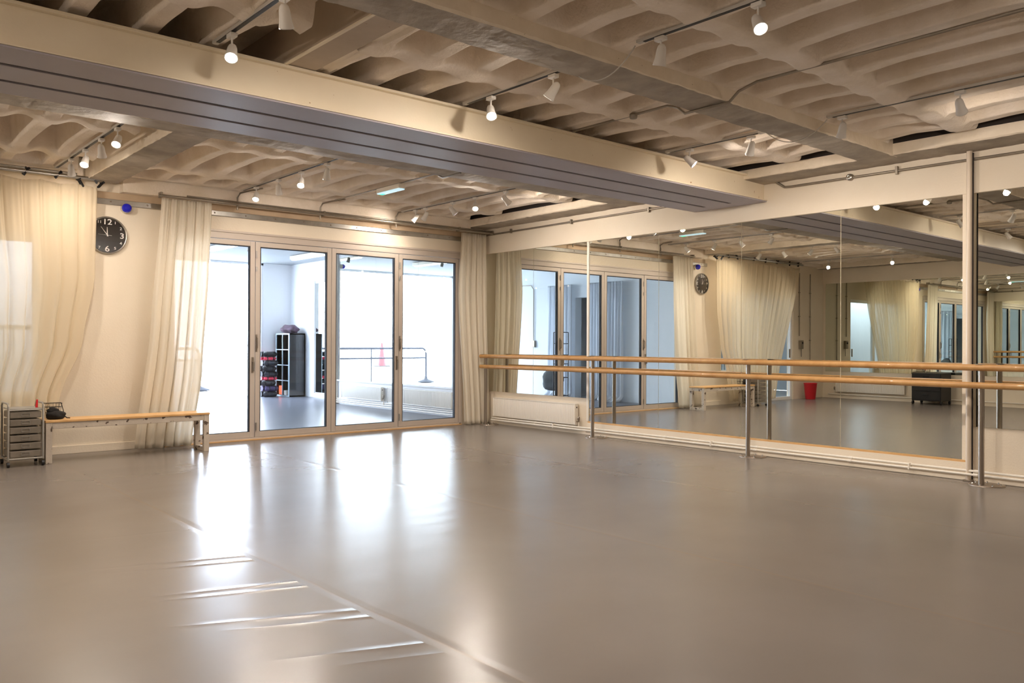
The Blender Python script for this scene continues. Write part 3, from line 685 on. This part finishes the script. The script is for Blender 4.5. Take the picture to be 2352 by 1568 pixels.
# ------------------------------------------------------------ drawer cart
t=thing('drawer_cart','slim wheeled cart of six frosted grey drawers left of the bench','drawer cart',(1.72,9.62,0))
x0,x1,y0,y1=-.155,.15,-.17,.17
b=MB()
for x in(x0,x1):
    b.tube([(x,y0,.07),(x,y0,.60),(x,y0+.03,.63),(x,y1-.03,.63),(x,y1,.60),(x,y1,.07)],.010,8)
    b.tube([(x,y0,.075),(x,y1,.075)],.008,8)
b.tube([(x0,y0,.08),(x1,y0,.08)],.009,8); b.tube([(x0,y1,.08),(x1,y1,.08)],.009,8); b.tube([(x0,y0,.565),(x1,y0,.565)],.007,8)
b.build('frame',m_grey,t)
MB().box(x0+.01,x1-.01,y0+.01,y1-.01,.568,.58).build('top_tray',m_grey,t,.003)
for k in range(6):
    z=.095+k*.078
    d_=MB().box(x0+.015,x1-.015,y0+.004,y1-.01,z,z+.064).build('drawer',m_drawer,t,.006)
    b=MB(); frame(b,-.04,.035,y0-.002,y0+.004,z+.018,z+.05,.004); b.build('label_holder',m_grey,d_)
for x in(x0,x1):
    for y in(y0,y1): MB().tube([(x-.012,y,.028),(x+.012,y,.028)],.026,14).build('caster',m_black,t)
# small things on the cart
t=tag(MB().tube([(1.83,9.55,.58),(1.835,9.55,.66)],.012,10,rs=[.013,.008]).build('small_bottle',m_red),'tiny dark red bottle standing on the drawer cart','bottle')
# ------------------------------------------------------------ left end of the room (seen in mirror)
for k,(a,b_) in enumerate([(9.0,10.2),(7.8,9.0),(6.6,7.8),(5.4,6.6),(4.2,5.4),(3.0,4.2),(1.8,3.0)]):
    mirror('mirror_panel',['mirror on the left wall next to the back corner','second mirror from the back corner on the left wall','third mirror from the back corner on the left wall','fourth mirror from the back corner on the left wall','fifth mirror from the back corner on the left wall','sixth mirror from the back corner on the left wall','mirror nearest the camera on the left wall'][k],a,b_,.62,2.70,'mirror panels on the left wall',XL,m_mirror2,1)
struct(MB().box(XL,XL+.03,YB,D,2.70,3.04).build('trim_%d'%ti,m_wall)); ti+=1
radiator('radiator','long white radiator on the left wall, seen in the mirror',(XL,8.3,.15),1.6,.3,PI/2,1)
pipe('heating_pipe','white heating pipe along the foot of the left wall',[(XL+.06,1,.09),(XL+.06,10.1,.09)],.013,m_white,'pipe')
for k,x in enumerate((-1.03,-1.5)):
    t=thing('wall_conduit',['grey conduit dropping to the switch box beside the glass doorway','tall grey conduit on the back wall near the left corner'][k],'conduit',(x,D-.02,1.5))
    b=MB(); zb=1.45 if k==0 else .75; b.tube([(0,0,zb-1.5),(0,0,1.4)],.010,8); b.build('tube',m_cond,t)
    b=MB()
    for z in(.4,.95,-.15): 
        if z+1.5>zb: b.box(-.025,.025,-.012,.018,z-.01,z+.01)
    b.build('clip',m_cond,t)
t=thing('switch_box','grey switch box with dangling cable beside the glass doorway','switch',(-1.08,D,1.25))
b=MB(); b.box(-.055,.055,-.07,-.001,-.1,.1); b.build('box',m_cond,t,.008); b=MB(); b.box(-.02,.02,-.085,-.07,.02,.06); b.build('switch_lever',m_black,t,.003); MB().tube([(-.02,-.03,-.1),(-.022,-.03,-.28)],.006,6).build('cable',m_black,t)
t=thing('waste_bin','red plastic waste bin standing against the back wall','bin',(-1.1,10.0,0))
MB().lathe([(0,.004),(.105,.004),(.11,.01),(.145,.36),(.153,.365),(.153,.375),(.141,.375),(.106,.02),(0,.02)],None,32).build('bucket',m_red,t)
t=thing('drawer_pedestal','black wheeled drawer pedestal against the left wall, seen in the mirror','cabinet',(XL+.38,7.6,0))
MB().box(-.27,.24,-.30,.30,.08,.66).build('carcass',m_black,t,.006)
for k in range(3):
    d_=MB().box(.24,.258,-.29,.29,.1+k*.187,.275+k*.187).build('drawer',m_black,t,.004)
    MB().box(.258,.27,-.06,.06,.2+k*.187,.22+k*.187).build('handle',m_blackgl,d_,.003)
for x in(-.22,.2):
    for y in(-.29,.29): MB().tube([(x,y-.015,.038),(x,y+.015,.038)],.038,14).build('caster',m_black,t)
# ------------------------------------------------------------ room beyond the doors
w=MB(); w.box(2.8,9.2,D+.12,18.7,-.1,0); struct(w.build('floor',m_floor2))
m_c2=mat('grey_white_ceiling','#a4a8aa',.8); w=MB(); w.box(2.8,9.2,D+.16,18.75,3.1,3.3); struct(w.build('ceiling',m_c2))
w=MB(); w.box(8.4,8.95,D+.16,15.5,0,3.1); w.box(8.95,9.2,15.5,18.7,0,3.1); w.box(8.25,8.95,18.6,18.75,0,3.1)
struct(w.build('wall_right',m_wallw))
w=MB(); w.box(2.8,3.0,D+.16,13.0,0,3.1); w.box(2.8,3.0,13.5,18.7,0,3.1); w.box(2.8,3.0,13.0,13.5,2.3,3.1)
struct(w.build('wall_left',m_wall2))
w=MB(); w.box(1.5,2.8,12.6,12.7,0,3.1); w.box(1.5,2.8,14.2,14.3,0,3.1); w.box(1.4,1.5,12.6,14.3,0,3.1); w.box(1.5,3,12.7,14.2,-.1,0); w.box(1.5,2.8,12.7,14.2,3.1,3.15); struct(w.build('wall_left',m_wallw))
t=thing('ceiling_light','linear tube light just inside the doorway of the left wall beyond','ceiling light',(2.2,13.4,3.05)); MB().box(-.05,.05,-.6,.6,0,.05).build('housing',m_white,t,.004); MB().box(-.035,.035,-.58,.58,-.02,0).build('tube',mat('passage_tube','#ffffff',.5,emit=(.9,.95,1,1),es=25),t,.004)
# windows of that room
for k,(a_,b_) in enumerate([(10.95,12.38),(12.38,13.81),(13.81,15.24)]):
    mirror('wall_mirror',['mirror above the nearer radiator in the room beyond, closest to the doors','middle mirror above the radiators in the room beyond','mirror beside the white upright pipe in the room beyond'][k],a_,b_,.50,2.98,'mirrors above the radiators beyond the glass',8.4,m_mirror)
struct(MB().box(8.36,8.4,10.9,15.28,.47,.497).build('trim_%d'%ti,m_wallw,bevel=.003)); ti+=1
t=thing('window_2','',''); del t['label']; del t['category']; struct(t); t.location=(5.6,18.6,0)
b=MB()
for x in(3.0,8.2): b.box(x,x+.05,18.6,18.66,0,3.1)
b.box(3,8.25,18.6,18.66,0,.008); b.box(3,8.25,18.6,18.66,3.05,3.1); P(b,'window_frame',m_wallw,.003)
P(MB().box(3.05,8.2,18.627,18.633,.008,3.05),'pane',m_wglass)
radiator('radiator','white radiator beyond the glass, under the third door leaf view',(8.4,15.0,.15),1.5,.26,-PI/2,1)
radiator('radiator','white radiator beyond the glass, seen through the rightmost leaf',(8.4,13.27,.14),2.0,.28,-PI/2,1)
t=thing('heating_pipe','three white pipes along the foot of the far room wall','pipe',(8.3,13,.05))
for z,x in((.04,8.34),(.075,8.36),(.11,8.37)): P(MB().tube([(x,10.6,z),(x,15.4,z)],.011,8),'pipe',m_white)
mirror('wall_mirror','mirror on the far right wall beside the black shelf unit',16.4,17.35,.12,2.6,None,8.95,m_mirror)
struct(MB().box(8.92,8.95,17.35,17.42,.1,2.65).build('trim_%d'%ti,m_wallw)); ti+=1
struct(MB().tube([(8.37,15.32,0),(8.37,15.32,3.1)],.04,12).build('trim_%d'%ti,m_white)); ti+=1
t=thing('blue_beacon','blue beacon at the top of the white pipe beyond the glass','alarm beacon',(8.32,15.3,2.82)); MB().lathe([(0,.09),(.035,.08),(.05,.05),(.05,.02)],Matrix.Rotation(-PI/2,4,'Y'),20).build('dome',m_blue,t); MB().lathe([(.045,.02),(.045,-.03),(0,-.03)],Matrix.Rotation(-PI/2,4,'Y'),20).build('base',m_white,t)
# black cube shelf
t=thing('shelf_unit','tall black cube shelf with pale edges beyond the second door leaf','shelf unit',(8.52,17.8,0))
# cells face -x : depth along x .40, width along y .70
sx0,sx1,sy0,sy1,H_=0,.4,0,.7,1.46
b=MB(); b.box(.02,sx1,sy0,sy0+.02,0,H_); b.box(.02,sx1,sy1-.02,sy1,0,H_); b.box(.38,sx1,sy0,sy1,0,H_); b.box(.02,sx1,sy0,sy1,H_-.03,H_); b.box(.02,sx1,sy0,sy1,0,.03); b.build('carcass',m_blackgl,t)
b=MB(); b.box(0,.02,0,.035,0,H_); b.box(0,.02,.665,.70,0,H_); b.box(0,.02,.34,.36,0,H_)
for k in range(5): z=k*(H_-.03)/4; b.box(0,.02,.035,.665,z,z+.03 if k in(0,4) else z+.02)
b.build('front_edge',mat('pale_edging','#a9b8c2',.4),t)
b=MB(); b.box(.02,.38,.34,.36,.03,H_-.03)
for k in(1,2,3): z=k*(H_-.03)/4; b.box(.02,.38,.02,.68,z,z+.02)
b.build('divider',m_blackgl,t)
tag(MB().box(8.54,8.70,18.2,18.36,.035,.24).build('orange_box',m_orange,bevel=.01),'small orange box in the bottom cell of the shelf unit','box')
tag(MB().box(8.53,8.62,17.95,18.08,.035,.14).build('white_carton',m_white,bevel=.006),'small white carton beside the orange box on the shelf','carton')
t=thing('folded_blanket','crumpled purple and brown blanket on top of the shelf unit','blanket',(8.7,18.1,1.468)); blob('cloth',mat('purple_blanket','#6d5a6c',.9,col2='#3b2d33',nscale=6),t,.17,.26,.11,(0,0,.085),5,.2)
# rolled mats
mats_=[('#2b2b33','black rolled mat at the bottom of the pile'),('#4b3f66','purple rolled mat second from the bottom'),('#26262c','black rolled mat resting on the purple one'),('#e23a55','lower red rolled mat in the pile'),('#2a2c34','black rolled mat just above the lower red one'),('#24262c','dark rolled mat in the middle of the pile'),('#30333b','charcoal rolled mat below the upper red one'),('#e8415a','upper red rolled mat in the pile'),('#222429','black rolled mat on top of the pile')]
z=.0
for k,(c_,l_) in enumerate(mats_):
    h_=.07 if c_.startswith('#e') else .125
    t=thing('rolled_mat',l_,'mat',(8.20+.03*math.sin(k*2.3),18.22,z+h_/2),.1*math.sin(k*1.9),'rolled mats piled beside the shelf unit')
    mm=mat('mat_foam',c_,.6); b=MB(); b.tube([(-.14,-.11,0),(-.13,-.12,0),(.13,-.12,0),(.14,-.11,0)],.05,14,rs=[h_*.36,h_/2,h_/2,h_*.36]); b.tube([(-.14,.06,0),(.14,.06,0)],h_/2,14); b.build('roll',mm,t)
    b=MB(); b.tube([(-.08,-.12,0),(-.06,-.12,0)],h_/2+.004,14); b.tube([(.07,-.12,0),(.09,-.12,0)],h_/2+.004,14); b.build('strap',m_black,t)
    z+=h_+.003
# outside: paving, railing, traffic cone
struct(MB().box(-20,25,18.8,60,-.2,-.02).build('floor',m_tread))
struct(MB().box(-8,2.8,D+.16,18.8,-.2,-.02).build('floor',m_tread))
t=thing('street_railing','long grey street railing outside the far windows beyond the glass doors','railing',(7.85,21.6,0))
m_rl=mat('dark_grey_tube','#1c1f2a',.8); m_ft=mat('dark_blue_foot','#12151f',.8)
L=6.3; MB().tube([(-.0,0,.02),(0,0,.93),(-.04,0,1.03),(-.12,0,1.08),(-L+.12,.4,1.08),(-L+.04,.4,1.03),(-L,.4,.93),(-L,.4,.02)],.034,10).build('frame',m_rl,t); MB().tube([(0,0,.78),(-L,.4,.78)],.026,8).build('lower_rail',m_rl,t)
for x in(-2.1,-4.2): MB().tube([(x,-x/L*.4,0),(x,-x/L*.4,1.08)],.02,8).build('post',m_rl,t)
for x in(0,-L): MB().lathe([(0,.2),(.04,.19),(.06,.1),(.26,.03),(.27,.0),(0,0)],Matrix.Translation((x,-x/L*.4,0)),16).build('foot',m_ft,t)
t=thing('traffic_cone','red traffic cone far outside, seen reflected beyond the third door leaf','traffic cone',(-7.0,38.5,-.02))
MB().lathe([(.26,.05),(.22,.06),(.05,1.25),(0,1.27)],None,20).build('cone',mat('cone_red','#d01018',.5),t); MB().box(-.33,.33,-.33,.33,0,.06).build('base',m_black,t,.01)
# made-up lobby outside the small window: roof dims the daylight, slot lets some in
m_addlob=mat('added_lobby_paint','#c6ced2',.8)
w=MB(); w.box(-4.2,2.8,16.0,16.2,0,3.2); w.box(-4.2,.8,D+wt,16,3.0,3.2); w.box(.8,2.8,D+wt,11.5,3.0,3.2); w.box(.8,2.8,12.1,16,3.0,3.2); w.box(-4.2,-4.0,D,14.7,0,3.2); w.box(-4.2,-4.0,15.8,16.2,0,3.2); w.box(-4.2,-4.0,14.7,15.8,0,.5); w.box(-4.2,-4.0,14.7,15.8,2.5,3.2); w.box(-4.0,XL-.2,D,D+wt,0,3.2); struct(w.build('wall_back',m_addlob))
t=thing('metal_fence','grey metal fence outside the small window behind the sheer curtain','fence',(1,12.4,0))
b=MB(); b.box(-2.2,1.78,-.02,.02,1.40,1.46); b.box(-2.2,1.78,-.02,.02,.1,.14); b.build('rail',m_grey,t)
for k in range(37): MB().box(-2.2+k*.11,-2.185+k*.11,-.01,.01,.14,1.4).build('bar',m_grey,t)
# curtains / rack / socket along left wall beyond
def sidecurtain(label,y0,y1,top,n,seed,yb0,yb1):
    o=curtain('voile_curtain',label,(ip([(0,0),(1,yb0)]),ip([(0,y1-y0),(1,y1-y0+yb1)])),top,.01,0,m_cur2,n=n,amp=.03,seed=seed,puddle=.25,nu=90)
    o.location=(3.12,y0,0); o.rotation_euler=(0,0,PI/2); return o
sidecurtain('white voile curtain left of the far doorway, seen in the mirror',13.5,14.3,2.6,6,3,0,.05)
sidecurtain('white voile curtain right of the far doorway, seen in the mirror',12.62,12.95,2.6,4,6,0,0)
sidecurtain('white voile curtain pooling on the floor behind the middle leaf, seen in the mirror',11.95,12.5,2.6,6,9,0,.02)
t=thing('costume_rack','dark metal rack with grey cloth beside the far doorway','rack',(3.62,13.3,0))
b=MB(); 
for x in(-.1,.15):
    for y in(-.1,.1): b.tube([(x,y,0),(x,y,1.5)],.011,6)
for z in(.1,.5,.8,1.0,1.25,1.5): b.tube([(-.1,-.1,z),(.15,-.1,z),(.15,.1,z),(-.1,.1,z),(-.1,-.1,z)],.009,6)
b.build('frame',m_black,t)
blob('hanging_cloth',mat('grey_cloth','#4a4f52',.9),t,.16,.3,.28,(.0,.28,.42),4,.15)
t=thing('wall_socket','grey socket with conduit on the pale wall beyond, seen in the mirror','socket',(3.0,14.9,1.25)); MB().box(0.001,.05,-.06,.06,-.09,.07).build('box',m_cond,t,.005); MB().tube([(.02,.0,.07),(.02,0,1.3),(.02,.1,1.4),(.02,.8,1.42)],.01,8).build('conduit_tube',m_cond,t)
# lights on the far ceiling
for k,(x,y) in enumerate([(6.03,15.25),(8.0,15.8),(7.15,13.0)]):
    t=thing('ceiling_light',['long white tube light on the far ceiling, left leaf','long white tube light on the far ceiling, second leaf','long white tube light on the far ceiling, third leaf'][k],'ceiling light',(x,y,3.0),0,'tube lights beyond the glass')
    MB().box(-.07,.07,-.75,.75,.02,.09).build('housing',m_white,t,.004); MB().box(-.05,.05,-.72,.72,0,.02).build('tube',m_tube,t,.004)
    t=thing('far_spotlight',['spotlight on the far ceiling behind the left leaf','spotlight on the far ceiling behind the second leaf','spotlight on the far ceiling behind the third leaf'][k],'spotlight',(x+.2,y-.6,3.1),0,'spotlights beyond the glass')
    MB().tube([(0,0,0),(0,0,-.1)],.008,6).build('stem',m_lampw,t); MB().lathe([(0,.05),(.03,.04),(.04,-.05),(0,-.05)],Matrix.Translation((0,0,-.14))@Matrix.Rotation(.5,4,'X'),16).build('lamp_head',m_grey,t)
